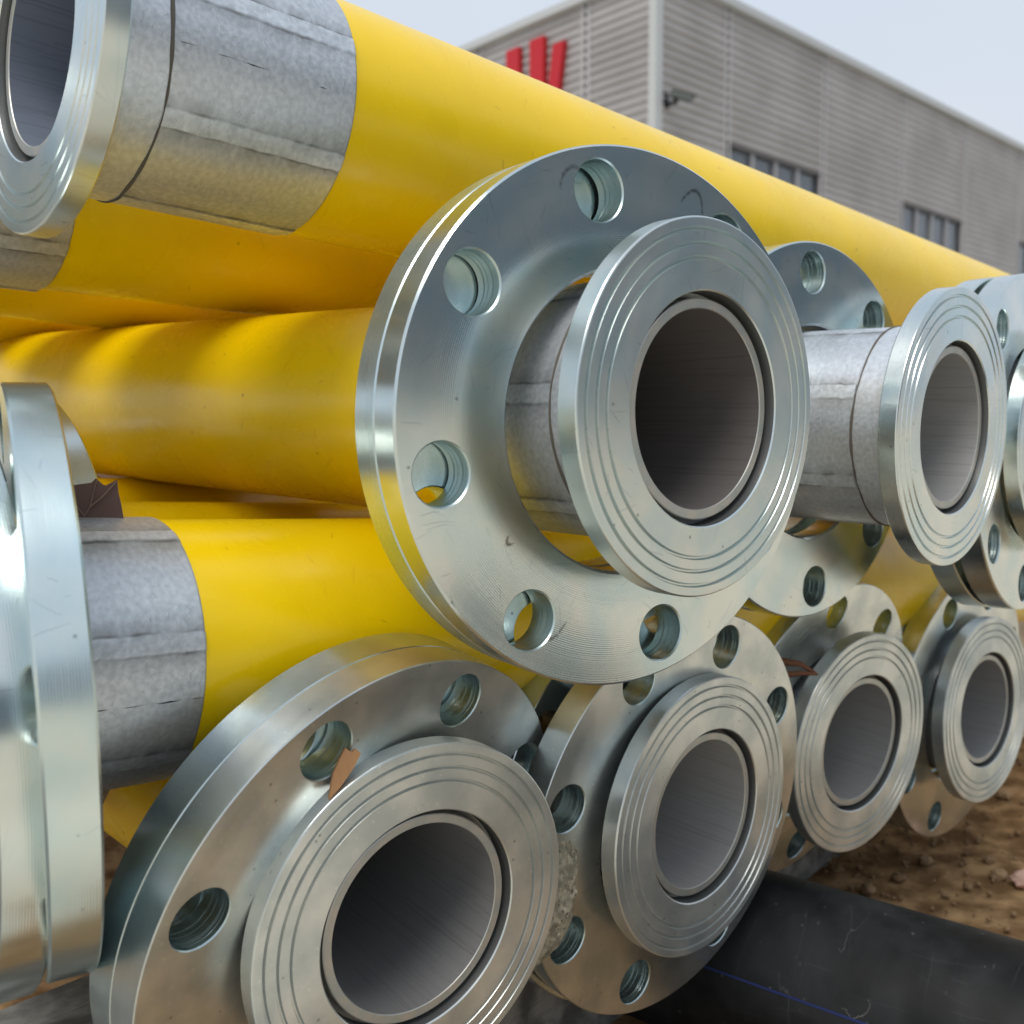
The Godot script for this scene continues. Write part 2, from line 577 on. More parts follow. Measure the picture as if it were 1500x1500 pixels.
# the drilled wall of one bolt hole, with the ridges the drill left
func hole_mesh(ch := 0.0011, thick := 0.0205) -> ArrayMesh:
	var rh := 0.0155
	var p := [Vector2(rh + ch * 0.7, 0), Vector2(rh, -ch * 0.8)]
	for z in [-0.0034, -0.0052, -0.0061, -0.0103, -0.0135, -0.0142]:
		p.append(Vector2(rh, z)); p.append(Vector2(rh - 0.00010, z - 0.0003)); p.append(Vector2(rh, z - 0.0006))
	p.append(Vector2(rh, -thick + ch)); p.append(Vector2(rh + ch * 0.7, -thick))
	var g := Geo.new()
	g.lathe(p, 40)
	return g.mesh()

# the same plating with its own wear: another stretch of the pattern, a little more or less gloss
var worn_count := 0
func worn(m: StandardMaterial3D) -> StandardMaterial3D:
	worn_count += 1
	var o: StandardMaterial3D = m.duplicate()
	o.uv2_offset = Vector3(0.37, 0.61, 0.23) * worn_count
	o.roughness = m.roughness + 0.05 * sin(worn_count * 2.4)
	o.albedo_color = m.albedo_color.lerp(Color(0.89, 0.885, 0.875) if worn_count % 3 else Color(0.80, 0.88, 0.90), 0.30)
	return o

var shared := {}

func pipe(label: String, at: Vector3, n: Vector3, length: float, bore: String, dusty: bool, yaxis := Vector3.ZERO, phase := 0.0, sleeve := 0.146) -> Node3D:
	var o := thing("gas_pipe", label, "pipe", at, "", face_basis(n))
	var zn := worn(M.zinc_dusty if dusty else M.zinc)
	part("stub_ring", shared.ring, zn, o)
	part("shaded_recess", shared.shaded_recess, M.shaded_recess, o)
	part("liner", shared.liner, M.liner_end, o)
	part("bore", shared.bore, M[bore], o)
	part("neck", shared.neck, M.sleeve, o)
	part("weld_seam", seam_mesh(int(phase * 100) + 5, phase), M.seam, o)
	part("crimped_sleeve", sleeve_mesh(phase, sleeve), M.sleeve, o)
	var t := Transform3D.IDENTITY
	if yaxis != Vector3.ZERO:
		var local := o.transform.basis.inverse() * yaxis
		t = Transform3D(face_basis(local), Vector3.ZERO)
		var pivot := Vector3(0, 0, -sleeve)
		t.origin = pivot - t.basis * pivot
	part("yellow_coating", tube_mesh(R_PIPE, -sleeve + 0.004, -length, 0.052), M.yellow, o, t)
	return o

func flange(label: String, at: Vector3, n: Vector3, phase_deg: float, dusty := false, group := "", mat := "") -> Node3D:
	var b := face_basis(n)
	b = b * Basis(Vector3.BACK, deg_to_rad(phase_deg))
	var o := MeshInstance3D.new()
	o.name = numbered("loose_flange")
	o.mesh = shared.flange_fine if dusty else shared.flange
	o.set_surface_override_material(0, worn(M[mat] if mat else M.zinc_rim_dusty if dusty else M.zinc_rim))
	o.transform = Transform3D(b, at)
	add_child(o)
	for k in 8:
		var h := TAU * k / 8
		part("bolt_hole", shared.hole, M.drilled_dusty if dusty else M.drilled, o, Transform3D(Basis.IDENTITY, Vector3(cos(h), sin(h), 0) * 0.842 * RF))
	tag(o, label, "flange", group)
	return o

# ---------------------------------------------------------------- the factory
func corrugated(w: float, y0: float, y1: float, pitch := 0.18, depth := 0.042) -> ArrayMesh:
	# x along the wall, y up, z outwards
	var g := Geo.new()
	var y := y0
	var prof := [Vector2(0.0, 0.0), Vector2(0.12, 0.0), Vector2(0.34, 1.0), Vector2(0.80, 1.0), Vector2(1.0, 0.0)]
	var line: Array[Vector2] = []
	while y < y1:
		for q in prof:
			var yy: float = y + q.x * pitch
			if yy > y1:
				break
			if line.is_empty() or yy > line[-1].x + 1e-5:
				line.append(Vector2(yy, q.y * depth))
		y += pitch
	if y1 > line[-1].x + 1e-5:
		line.append(Vector2(y1, line[-1].y))
	for k in line.size() - 1:
		var a := line[k]
		var b := line[k + 1]
		g.flat(Vector3(0, a.x, a.y), Vector3(w, a.x, a.y), Vector3(w, b.x, b.y), Vector3(0, b.x, b.y), Vector3(0, 0, 1))
	return g.mesh()

func box_mesh(lo: Vector3, hi: Vector3) -> ArrayMesh:
	var g := Geo.new()
	g.box(lo, hi)
	return g.mesh()

func factory() -> void:
	var corner := Vector3(2.83, 0, -20)
	var eave := 9.62
	var o := thing("factory_building", "grey factory hall of horizontal corrugated cladding behind the pipes", "building", corner)
	# each wall in its own frame: x along it, z outwards
	var dr := Vector3(sin(deg_to_rad(48)), 0, -cos(deg_to_rad(48)))
	var dl := Vector3(-sin(deg_to_rad(44)), 0, -cos(deg_to_rad(44)))
	var walls := [[dr, Vector3(dr.z, 0, -dr.x), [0.0, 2.29, 6.1, 9.97, 13.75, 17.65, 21.5, 25.35, 29.2, 33.05, 36.9, 40.75, 44.6, 48.5, 52.3]], [dl, Vector3(-dl.z, 0, dl.x), [0.0, 1.82, 5.15, 8.5, 11.85, 15.2, 18.55, 21.9]]]
	for wi in 2:
		var x: Vector3 = walls[wi][0]
		var z: Vector3 = walls[wi][1]
		if z.z < 0.0:
			z = -z
		var joints: Array = walls[wi][2]
		var t := Transform3D(Basis(x, Vector3.UP, z), Vector3.ZERO)
		for k in joints.size() - 1:
			var a: float = joints[k] + (0.0 if k else 0.02)
			var w: float = joints[k + 1] - a
			var win := wi == 0 and k % 2 == 1
			var tk := t.translated_local(Vector3(a, 0, 0))
			var wy0 := 5.50
			var wy1 := 6.86
			if win:
				part("wall_panel", corrugated(w, 0.0, wy0), M.wall, o, tk)
				part("wall_panel", corrugated(w, wy1, eave), M.wall, o, tk)
				var f := Geo.new()
				f.box(Vector3(0.05, wy0, -0.12), Vector3(w - 0.05, wy0 + 0.06, 0.045))
				f.box(Vector3(0.05, wy1 - 0.06, -0.12), Vector3(w - 0.05, wy1 + 0.0, 0.045))
				f.box(Vector3(0.05, wy0 + 0.06, -0.12), Vector3(0.11, wy1 - 0.06, 0.043))
				f.box(Vector3(w - 0.11, wy0 + 0.06, -0.12), Vector3(w - 0.05, wy1 - 0.06, 0.043))
				var wn := part("window", f.mesh(), M.frame, o, tk)
				for q in 4:
					var x0 := 0.11 + (w - 0.22) * q / 4
					var x1 := 0.11 + (w - 0.22) * (q + 1) / 4
					part("pane", box_mesh(Vector3(x0 + (0.07 if q else 0.0), wy0 + 0.06, -0.075), Vector3(x1 - (0.07 if q < 3 else 0.0), wy1 - 0.06, -0.063)), M.glass, wn)
					if q:
						part("mullion", box_mesh(Vector3(x0 - 0.07, wy0 + 0.06, -0.10), Vector3(x0 + 0.07, wy1 - 0.06, 0.01)), M.mullion, wn)
			else:
				part("wall_panel", corrugated(w, 0.0, eave), M.wall, o, tk)
			if k:
				var s := Geo.new()
				s.box(Vector3(a - 0.12, 0, 0.0), Vector3(a - 0.05, eave, 0.052))
				s.box(Vector3(a + 0.05, 0, 0.0), Vector3(a + 0.12, eave, 0.052))
				part("joint_strip", s.mesh(), M.strip, o, t)
				part("joint_gap", box_mesh(Vector3(a - 0.05, 0, -0.005), Vector3(a + 0.05, eave, 0.034)), M.joint, o, t)
		var L: float = joints[-1]
		var e := Geo.new()
		e.box(Vector3(-0.16, eave - 0.005, -0.5), Vector3(L, eave + 0.06, 0.16))
		e.box(Vector3(-0.16, eave + 0.06, 0.02), Vector3(L, eave + 0.17, 0.14))
		part("eave_trim", e.mesh(), M.trim, o, t)
	# the corner post
	var tc := Transform3D(Basis(dr, Vector3.UP, -dl), Vector3.ZERO)
	var cg := Geo.new()
	cg.box(Vector3(-0.06, 0, -0.06), Vector3(0.13, eave - 0.01, 0.055), tc)
	cg.box(Vector3(-0.075, 0, -0.13), Vector3(-0.061, eave - 0.011, 0.056), tc)
	part("corner_trim", cg.mesh(), M.trim, o)
	# roof and the two walls on the far side
	var far_r: Vector3 = dr * 52.3
	var far_l: Vector3 = dl * 21.9
	var r := Geo.new()
	var hi := Vector3.UP * (eave + 0.02)
	var ridge := Vector3.UP * 0.03 + far_l * 0.5
	r.flat(hi, far_r + hi, far_r + hi + ridge, hi + ridge, Vector3.UP)
	r.flat(hi + far_l, far_r + far_l + hi, far_r + hi + ridge, hi + ridge, Vector3.UP)
	part("roof", r.mesh(), M.trim, o)
	var bw := Geo.new()
	bw.flat(far_r, far_r + far_l, far_r + far_l + hi, far_r + hi, dr)
	bw.flat(far_l, far_r + far_l, far_r + far_l + hi, far_l + hi, dl)
	part("rear_wall", bw.mesh(), M.wall, o)
	# red sign on the left wall
	var tl := Transform3D(Basis(-dl, Vector3.UP, -dr if (-dr).z > 0 else dr), corner)
	tl.basis.z = Vector3(-dl.z, 0, dl.x)
	if tl.basis.z.z < 0.0:
		tl.basis.z = -tl.basis.z
	var sg := thing("wall_sign", "red raised letter strokes mounted on the left factory wall", "sign", corner, "", tl.basis)
	for st in [[-4.08, 0.40, 7.0, 9.22, 0.0], [-3.34, 0.42, 7.3, 9.24, 0.0], [-2.88, 0.32, 7.5, 8.97, 0.24]]:
		var g := Geo.new()
		var x0: float = st[0]
		var sh: float = st[4]
		var b := Basis(Vector3(1, 0, 0), Vector3(sh / (st[3] - st[2]), 1, 0), Vector3(0, 0, 1))
		g.box(Vector3(0, 0, 0.05), Vector3(st[1], st[3] - st[2], 0.18), Transform3D(b, Vector3(x0, st[2], 0)))
		part("letter_stroke", g.mesh(), M.red, sg)
	# surveillance camera beside the corner
	var wt := Transform3D(Basis(dr, Vector3.UP, -dl), corner + Vector3.UP * 7.25 + dr * 0.27)
	var sc := thing("security_camera", "small grey security camera on a bracket beside the building corner", "camera", wt.origin, "", wt.basis.scaled(Vector3.ONE * 0.66))
	var bg := Geo.new()
	bg.box(Vector3(-0.10, -0.22, 0.03), Vector3(0.10, 0.20, 0.09))
	bg.box(Vector3(-0.04, -0.16, 0.09), Vector3(0.04, -0.08, 0.42))
	bg.box(Vector3(-0.05, -0.16, 0.36), Vector3(0.05, 0.02, 0.46))
	part("bracket", bg.mesh(), M.cam_dark, sc)
	var ht := Transform3D(Basis(Vector3(0, 1, 0), 0.9) * Basis(Vector3(1, 0, 0), 0.22), Vector3(0.05, 0.09, 0.42))
	var hg := Geo.new()
	hg.box(Vector3(-0.11, -0.09, -0.16), Vector3(0.11, 0.09, 0.44), ht)
	hg.box(Vector3(-0.13, 0.092, -0.18), Vector3(0.13, 0.11, 0.56), ht)
	part("housing", hg.mesh(), M.cam_grey, sc)
	var lg := Geo.new()
	lg.lathe([Vector2(0.07, 0), Vector2(0.07, 0.03), Vector2(0.05, 0.035), Vector2(0.001, 0.03)], 20)
	part("lens", lg.mesh(), M.cam_dark, sc, ht.translated_local(Vector3(0, 0, 0.441)))

func added_warehouse() -> void:  # out of view, added to put a dark band into the flange reflections
	var o := thing("added_warehouse", "added unseen blue grey building on the right, for dark reflections in the flanges", "building", Vector3(24, 0, -8))
	for k in 10:
		part("wall_panel", corrugated(5.0, 0.0, 10.4, 0.3, 0.03), M.ware, o, Transform3D(Basis(Vector3(0, 0, 1), Vector3.UP, Vector3(-1, 0, 0)), Vector3(0, 0, 5.0 * k)))
	for k in 3:
		part("door", box_mesh(Vector3(-0.10, 0, 6 + 15 * k), Vector3(-0.04, 4.2, 10.5 + 15 * k)), M.ware_door, o)
	part("roof", box_mesh(Vector3(-0.3, 10.4, -0.3), Vector3(18, 10.65, 50.3)), M.trim, o)
	var b := Geo.new()
	b.box(Vector3(0.1, 0, 0.0), Vector3(17.8, 10.4, 0.15))
	b.box(Vector3(0.1, 0, 49.85), Vector3(17.8, 10.4, 50.0))
	b.box(Vector3(17.8, 0, 0.0), Vector3(17.95, 10.4, 50.0))
	part("rear_wall", b.mesh(), M.ware, o)

# ---------------------------------------------------------------- small things
func blob(seed_: int, r: Vector3, rough: float, rings := 14, seg := 20) -> ArrayMesh:
	var f := FastNoiseLite.new()
	f.seed = seed_
	f.frequency = 1.1
	f.fractal_octaves = 3
	var g := Geo.new()
	var p := func(i: int, j: int) -> Vector3:
		var th := PI * i / rings
		var ph := TAU * (j % seg) / seg
		var d := Vector3(sin(th) * cos(ph), cos(th), sin(th) * sin(ph))
		return d * (1.0 + rough * f.get_noise_3dv(d * 1.6)) * r
	for i in rings + 1:
		for j in seg + 1:
			var a: Vector3 = p.call(i, j)
			var e1: Vector3 = p.call(i, j + 1) - p.call(i, j + seg - 1)
			var e2: Vector3 = p.call(mini(i + 1, rings), j) - p.call(maxi(i - 1, 0), j)
			var nn := e1.cross(e2).normalized()
			if nn.length() < 0.5 or i == 0 or i == rings:
				nn = a.normalized()
			if nn.dot(a) < 0.0:
				nn = -nn
			g.put(a, nn, Vector2(float(j) / seg, float(i) / rings))
	for i in rings:
		for j in seg:
			var q := i * (seg + 1) + j
			g.quad(q, q + 1, q + seg + 2, q + seg + 1)
	return g.mesh()

func slab(outline: Array, thick: float, bend := 0.0) -> ArrayMesh:
	# a thin, bent plate in the xy plane
	var g := Geo.new()
	var n := outline.size()
	var c := Vector2.ZERO
	for q in outline:
		c += q
	c /= n
	var at := func(q: Vector2, z: float) -> Vector3:
		return Vector3(q.x, q.y, z + bend * (q.x * q.x * 40.0 - q.y * q.y * 18.0))
	for s in [1.0, -1.0]:
		for k in n:
			var a: Vector2 = outline[k]
			var b: Vector2 = outline[(k + 1) % n]
			var nn := Vector3(0, 0, s)
			var mids := [c, c.lerp(a, 0.5), c.lerp(b, 0.5), a, b]
			var id := []
			for q in mids:
				id.append(g.put(at.call(q, s * thick / 2), nn, q))
			g.tri(id[0], id[1], id[2])
			g.quad(id[1], id[3], id[4], id[2])
	for k in n:
		var a: Vector2 = outline[k]
		var b: Vector2 = outline[(k + 1) % n]
		var out := Vector3((a + b).x / 2 - c.x, (a + b).y / 2 - c.y, 0)
		g.flat(at.call(a, thick / 2), at.call(b, thick / 2), at.call(b, -thick / 2), at.call(a, -thick / 2), out)
	return g.mesh()

func rod(pts: Array, r0: float, r1: float, seg := 7) -> ArrayMesh:
	var g := Geo.new()
	var prev := -1
	for k in pts.size():
		var d: Vector3 = (pts[mini(k + 1, pts.size() - 1)] - pts[maxi(k - 1, 0)]).normalized()
		var x := d.cross(Vector3(0.31, 0.9, 0.2)).normalized()
		var y := d.cross(x)
		var r := lerpf(r0, r1, float(k) / (pts.size() - 1))
		var first := g.v.size()
		for s in seg + 1:
			var n := x * cos(TAU * s / seg) + y * sin(TAU * s / seg)
			g.put(pts[k] + n * r, n, Vector2(float(s) / seg, k))
		if prev >= 0:
			for s in seg:
				g.quad(prev + s, prev + s + 1, first + s + 1, first + s)
		prev = first
	return g.mesh()

func ground_patch() -> ArrayMesh:
	# uneven soil round the stack
	var f := FastNoiseLite.new()
	f.seed = 5
	f.frequency = 2.2
	f.fractal_octaves = 5
	var g := Geo.new()
	var x0 := -3.0
	var x1 := 0.82
	var z0 := -6.0
	var z1 := -0.35
	var nx := 200
	var nz := 220
	for j in nz + 1:
		for i in nx + 1:
			var x := lerpf(x0, x1, float(i) / nx)
			var z := lerpf(z0, z1, float(j) / nz)
			var e := minf(minf(x - x0, x1 - x), minf(z - z0, z1 - z))
			var y := 0.006 + (f.get_noise_2d(x, z) * 0.018 + absf(f.get_noise_2d(x * 4.0 + 9.0, z * 4.0)) * 0.012 - 0.006) * clampf(e * 3.0, 0, 1)
			y = maxf(y, 0.004)
			if e < 0.001:
				x += f.get_noise_2d(z * 2.0, 3.0) * 0.12
				z += f.get_noise_2d(x * 2.0, 7.0) * 0.12
			var y2 := f.get_noise_2d(x + 0.01, z) * 0.022
			var y3 := f.get_noise_2d(x, z + 0.01) * 0.022
			var yb := f.get_noise_2d(x, z) * 0.022
			g.put(Vector3(x, y, z), Vector3(-(y2 - yb) / 0.01, 1, -(y3 - yb) / 0.01).normalized(), Vector2(x, z))
	for j in nz:
		for i in nx:
			var q := j * (nx + 1) + i
			g.quad(q, q + 1, q + nx + 2, q + nx + 1)
	return g.mesh()

func sky_texture() -> ImageTexture:
	var w := 512
	var h := 256
	var f := FastNoiseLite.new()
	f.seed = 12
	f.frequency = 1.3
	f.fractal_octaves = 4
	var im := Image.create(w, h, false, Image.FORMAT_RGBF)
	for y in h:
		var el := PI * (0.5 - (y + 0.5) / h)
		for x in w:
			var az := TAU * (x + 0.5) / w
			var d := Vector3(cos(el) * sin(az), sin(el), cos(el) * cos(az))
			var c: Color
			if el > 0.0:
				var t := pow(clampf(sin(el), 0, 1), 0.6)
				c = Color(0.715, 0.765, 0.84).lerp(Color(0.62, 0.71, 0.85), t)
				var n := f.get_noise_3d(d.x * 1.4, d.y * 3.0, d.z * 1.4)
				c = c.lerp(Color(0.78, 0.82, 0.88), clampf(0.35 + n * 0.9, 0, 1) * 0.45)
			else:
				c = Color(0.40, 0.38, 0.34)
			im.set_pixel(x, y, c)
	return ImageTexture.create_from_image(im)

# ---------------------------------------------------------------- the scene
func _ready() -> void:
	var cam := Camera3D.new()
	cam.name = "camera"
	add_child(cam)
	cam.position = Vector3(0, 0.485, 0)
	cam.rotation_degrees = Vector3(-4, 0, 0)
	var ca := CameraAttributesPhysical.new()
	ca.frustum_focal_length = 23.2
	ca.frustum_focus_distance = 0.55
	ca.frustum_near = 0.02
	ca.frustum_far = 600.0
	ca.exposure_aperture = 7.0
	cam.attributes = ca
	cam.near = 0.02
	cam.far = 600.0
	cam.fov = 54.7
	cam.current = true

	var env := Environment.new()
	env.background_mode = Environment.BG_SKY
	var sky := Sky.new()
	var pm := PanoramaSkyMaterial.new()
	pm.panorama = sky_texture()
	sky.sky_material = pm
	env.sky = sky
	env.ambient_light_source = Environment.AMBIENT_SOURCE_SKY
	env.tonemap_mode = Environment.TONE_MAPPER_LINEAR
	env.tonemap_exposure = 1.0
	env.sdfgi_enabled = true
	env.ssao_enabled = true
	env.ssil_enabled = true
	var we := WorldEnvironment.new()
	we.name = "world_environment"
	we.environment = env
	add_child(we)

	var sun := DirectionalLight3D.new()
	sun.name = "sun"
	sun.light_energy = 0.8
	sun.light_color = Color(1.0, 0.975, 0.94)
	sun.light_angular_distance = 32.0
	sun.shadow_enabled = true
	add_child(sun)
	sun.look_at_from_position(Vector3.ZERO, -Vector3(-0.25, 0.85, 0.45))

	make_materials()

	# the setting
	var gr := PlaneMesh.new()
	gr.size = Vector2(900, 900)
	struct("ground", gr, M.concrete)
	struct("soil", ground_patch(), M.soil)
	factory()
	added_warehouse()

	shared.ring = stub_ring_mesh()
	shared.liner = liner_mesh()
	shared.shaded_recess = recess_mesh()
	shared.bore = bore_mesh()
	shared.neck = neck_mesh()
	shared.flange = flange_mesh()
	shared.flange_fine = flange_mesh(0.0006)
	shared.hole = hole_mesh()

	# upper row, ends towards the right
	pipe("gas pipe at the centre with the large dark bore facing the viewer", Vector3(0.1000, 0.5017, -0.5064), Vector3(0.6675, -0.0179, 0.7444), 3.2, "bore_dark", false, Vector3(0.7521, -0.0379, 0.6580), 0.35)
	flange("large front flange of the centre pipe, smeared with a dark curved mark", Vector3(0.0640, 0.4960, -0.5311), Vector3(0.5643, -0.0297, 0.8251), 12.5, false, "", "zinc_marked")
	flange("flange lying flat against the back of the large centre flange", Vector3(0.0640, 0.4960, -0.5311) - Vector3(0.5643, -0.0297, 0.8251) * 0.0225, Vector3(0.575, -0.03, 0.817), 24)
	pipe("gas pipe right of the centre with a long bare steel neck", Vector3(0.3080, 0.4951, -0.6874), Vector3(0.7047, -0.0326, 0.7087), 3.2, "bore_grey", false, Vector3(0.72, -0.03, 0.69), 0.12)
	flange("flange far back on the long neck right of the centre pipe", Vector3(0.2310, 0.4930, -0.7594), Vector3(0.6412, -0.0163, 0.7672), 4)
	flange("flange hidden behind the long necked pipe's flange", Vector3(0.2310, 0.4930, -0.7594) - Vector3(0.6412, -0.0163, 0.7672) * 0.030, Vector3(0.66, -0.02, 0.75), 27)
	pipe("gas pipe of the upper row cut off by the right picture edge", Vector3(0.4685, 0.4867, -0.8419), Vector3(0.6679, -0.0092, 0.7442), 3.2, "bore_grey", false, Vector3.ZERO, 0.5)
	flange("pale front flange at the right picture edge in the upper row", Vector3(0.4426, 0.4846, -0.8482), Vector3(0.7368, 0.0123, 0.6760), -3.6)
	flange("flange behind the pale front flange at the right picture edge", Vector3(0.4426, 0.4846, -0.8482) - Vector3(0.7368, 0.0123, 0.6760) * 0.023, Vector3(0.715, 0.02, 0.699), 12)

	# lower row
	pipe("gas pipe lowest in front with the widest bore, near the bottom edge", Vector3(-0.0470, 0.2331, -0.5057), Vector3(0.6216, -0.0536, 0.7815), 3.0, "bore_black", true, Vector3(0.70, -0.03, 0.71), 0.2)
	flange("front flange of the lowest foremost pipe, with a wood chip below its hole", Vector3(-0.0740, 0.2325, -0.5287), Vector3(0.7326, -0.2488, 0.6336), 27, true)
	flange("flange stacked behind the front flange of the lowest foremost pipe", Vector3(-0.0740, 0.2325, -0.5287) - Vector3(0.7326, -0.2488, 0.6336) * 0.02055, Vector3(0.7326, -0.2488, 0.6336), 30, true)
	pipe("dusty speckled gas pipe below the centre pipe in the lower row", Vector3(0.1340, 0.2302, -0.6618), Vector3(0.6845, -0.0365, 0.7281), 3.0, "bore_grey", true, Vector3.ZERO, 0.4)
	flange("front flange of the speckled pipe, with a concrete lump at its left", Vector3(0.1180, 0.2274, -0.6737), Vector3(0.6609, -0.1049, 0.7431), 29, true)
	flange("flange peeping out below left behind the speckled pipe's flange", Vector3(0.1120, 0.2250, -0.6760) - Vector3(0.6609, -0.1049, 0.7431) * 0.030, Vector3(0.70, -0.03, 0.714), 10, true)
	pipe("gas pipe second from the right in the lower row", Vector3(0.3040, 0.2258, -0.8400), Vector3(0.6119, -0.0548, 0.7890), 3.0, "bore_grey", true, Vector3(0.68, -0.03, 0.73), 0.7)
	flange("strongly leaning flange behind the second pipe from the right", Vector3(0.2750, 0.2231, -0.8789), Vector3(0.6416, -0.2336, 0.7306), 8, true)
	flange("flange behind the strongly leaning flange of the lower row", Vector3(0.2750, 0.2231, -0.8789) - Vector3(0.6416, -0.2336, 0.7306) * 0.022, Vector3(0.66, -0.22, 0.718), 29, true)
	pipe("rightmost gas pipe of the lower row above the bare soil", Vector3(0.4940, 0.2089, -1.0092), Vector3(0.6420, 0.0046, 0.7667), 3.0, "bore_grey", true, Vector3.ZERO, 0.9)
	flange("front flange of the rightmost lower pipe, low over the soil", Vector3(0.4780, 0.2073, -1.0331), Vector3(0.6626, -0.0875, 0.7438), 28, true)
	flange("flange behind the front flange of the rightmost lower pipe", Vector3(0.4770, 0.2073, -1.0331) - Vector3(0.6626, -0.0875, 0.7438) * 0.024, Vector3(0.70, -0.06, 0.715), 15, true)

	# crossing pipes, ends towards the left
	pipe("topmost gas pipe with its steel end at the upper left corner", Vector3(-0.2395, 0.6865, -0.5085), Vector3(-0.7301, 0.0355, 0.6824), 4.2, "bore_blue", false, Vector3(-0.7180, 0.0329, 0.6952), 0.28)
	pipe("gas pipe just below and behind the topmost pipe at the left edge", Vector3(-0.4291, 0.6635, -0.5926), Vector3(-0.7128, 0.0140, 0.7012), 4.2, "bore_grey", false, Vector3.ZERO, 0.1)
	pipe("gas pipe third in the top layer, a thin yellow band at the left edge", Vector3(-0.5946, 0.6694, -0.6964), Vector3(-0.7131, 0.0315, 0.7003), 4.2, "bore_grey", false, Vector3.ZERO, 0.1)
	pipe("gas pipe farthest back in the top layer at the left edge", Vector3(-0.6513, 0.6656, -0.9047), Vector3(-0.7131, 0.0315, 0.7003), 4.2, "bore_grey", false, Vector3.ZERO, 0.1)
	pipe("gas pipe with grey crimped sleeve behind the two left flanges", Vector3(-0.3064, 0.3805, -0.4371), Vector3(-0.7478, 0.0463, 0.6623), 4.0, "bore_grey", false, Vector3.ZERO, 0.20)
	pipe("gas pipe half hidden behind the crimped sleeve, under the brown leaf", Vector3(-0.4043, 0.3803, -0.6083), Vector3(-0.7431, 0.0467, 0.6675), 4.0, "bore_grey", false, Vector3.ZERO, 0.3)
	pipe("gas pipe in the shaded gap under the centre pipe", Vector3(-0.5615, 0.3850, -0.7140), Vector3(-0.7431, 0.0050, 0.6690), 4.0, "bore_grey", false, Vector3.ZERO, 0.3)
	pipe("gas pipe farthest back in the gap under the centre pipe", Vector3(-0.6800, 0.3870, -0.8600), Vector3(-0.7431, 0.0030, 0.6690), 4.0, "bore_grey", false, Vector3.ZERO, 0.3)
	flange("flange seen edge on next to the grey crimped sleeve at left", Vector3(-0.2423, 0.3714, -0.4797), Vector3(-0.8729, -0.0289, 0.4871), 6)
	flange("leftmost flange, seen edge on and cut off by the left edge", Vector3(-0.2808, 0.3556, -0.4818), Vector3(-0.8051, -0.0267, 0.5925), 20)
	flange("pale blue flange rim peeping out above the brown leaf", Vector3(-0.3240, 0.3760, -0.6337), Vector3(-0.7413, -0.0230, 0.6707), 15)

	# what lies under the stack
	var axis := Vector3(sin(deg_to_rad(52)), 0, cos(deg_to_rad(52)))
	var bp := thing("water_pipe", "thick black plastic pipe with a blue stripe lying on the soil", "pipe", Vector3(0.1903, 0.055, -0.80), "", face_basis(axis))
	part("black_wall", tube_mesh(0.075, 1.6, -2.6, 0.066), M.black, bp)
	var stripe := Geo.new()
	var sa := PI / 2 - deg_to_rad(-71.0)
	stripe.lathe([Vector2(0.0753, -2.59), Vector2(0.0753, 1.59)], 3, false, sa - 0.012, sa + 0.012)
	part("blue_stripe", stripe.mesh(), M.blue, bp)
	var bd := Vector3(0.669, 0, -0.743)
	var bt := Basis(bd, Vector3.UP, bd.cross(Vector3.UP))
	var bm := thing("support_beam", "grey weathered beam under the lower row at the bottom left", "beam", Vector3(-0.258, 0, -0.592), "", bt)
	var bgeo := Geo.new()
	bgeo.box(Vector3(-0.7, 0.0, 0.0), Vector3(1.25, 0.158, 0.12))
	part("beam_body", bgeo.mesh(), M.beam, bm)
	var bm2 := thing("support_beam", "second grey beam hidden farther back under the stack", "beam", Vector3(-0.258, 0, -0.592) - bt.z * 1.4, "", bt)
	part("beam_body", bgeo.mesh(), M.beam, bm2)

	small_things()

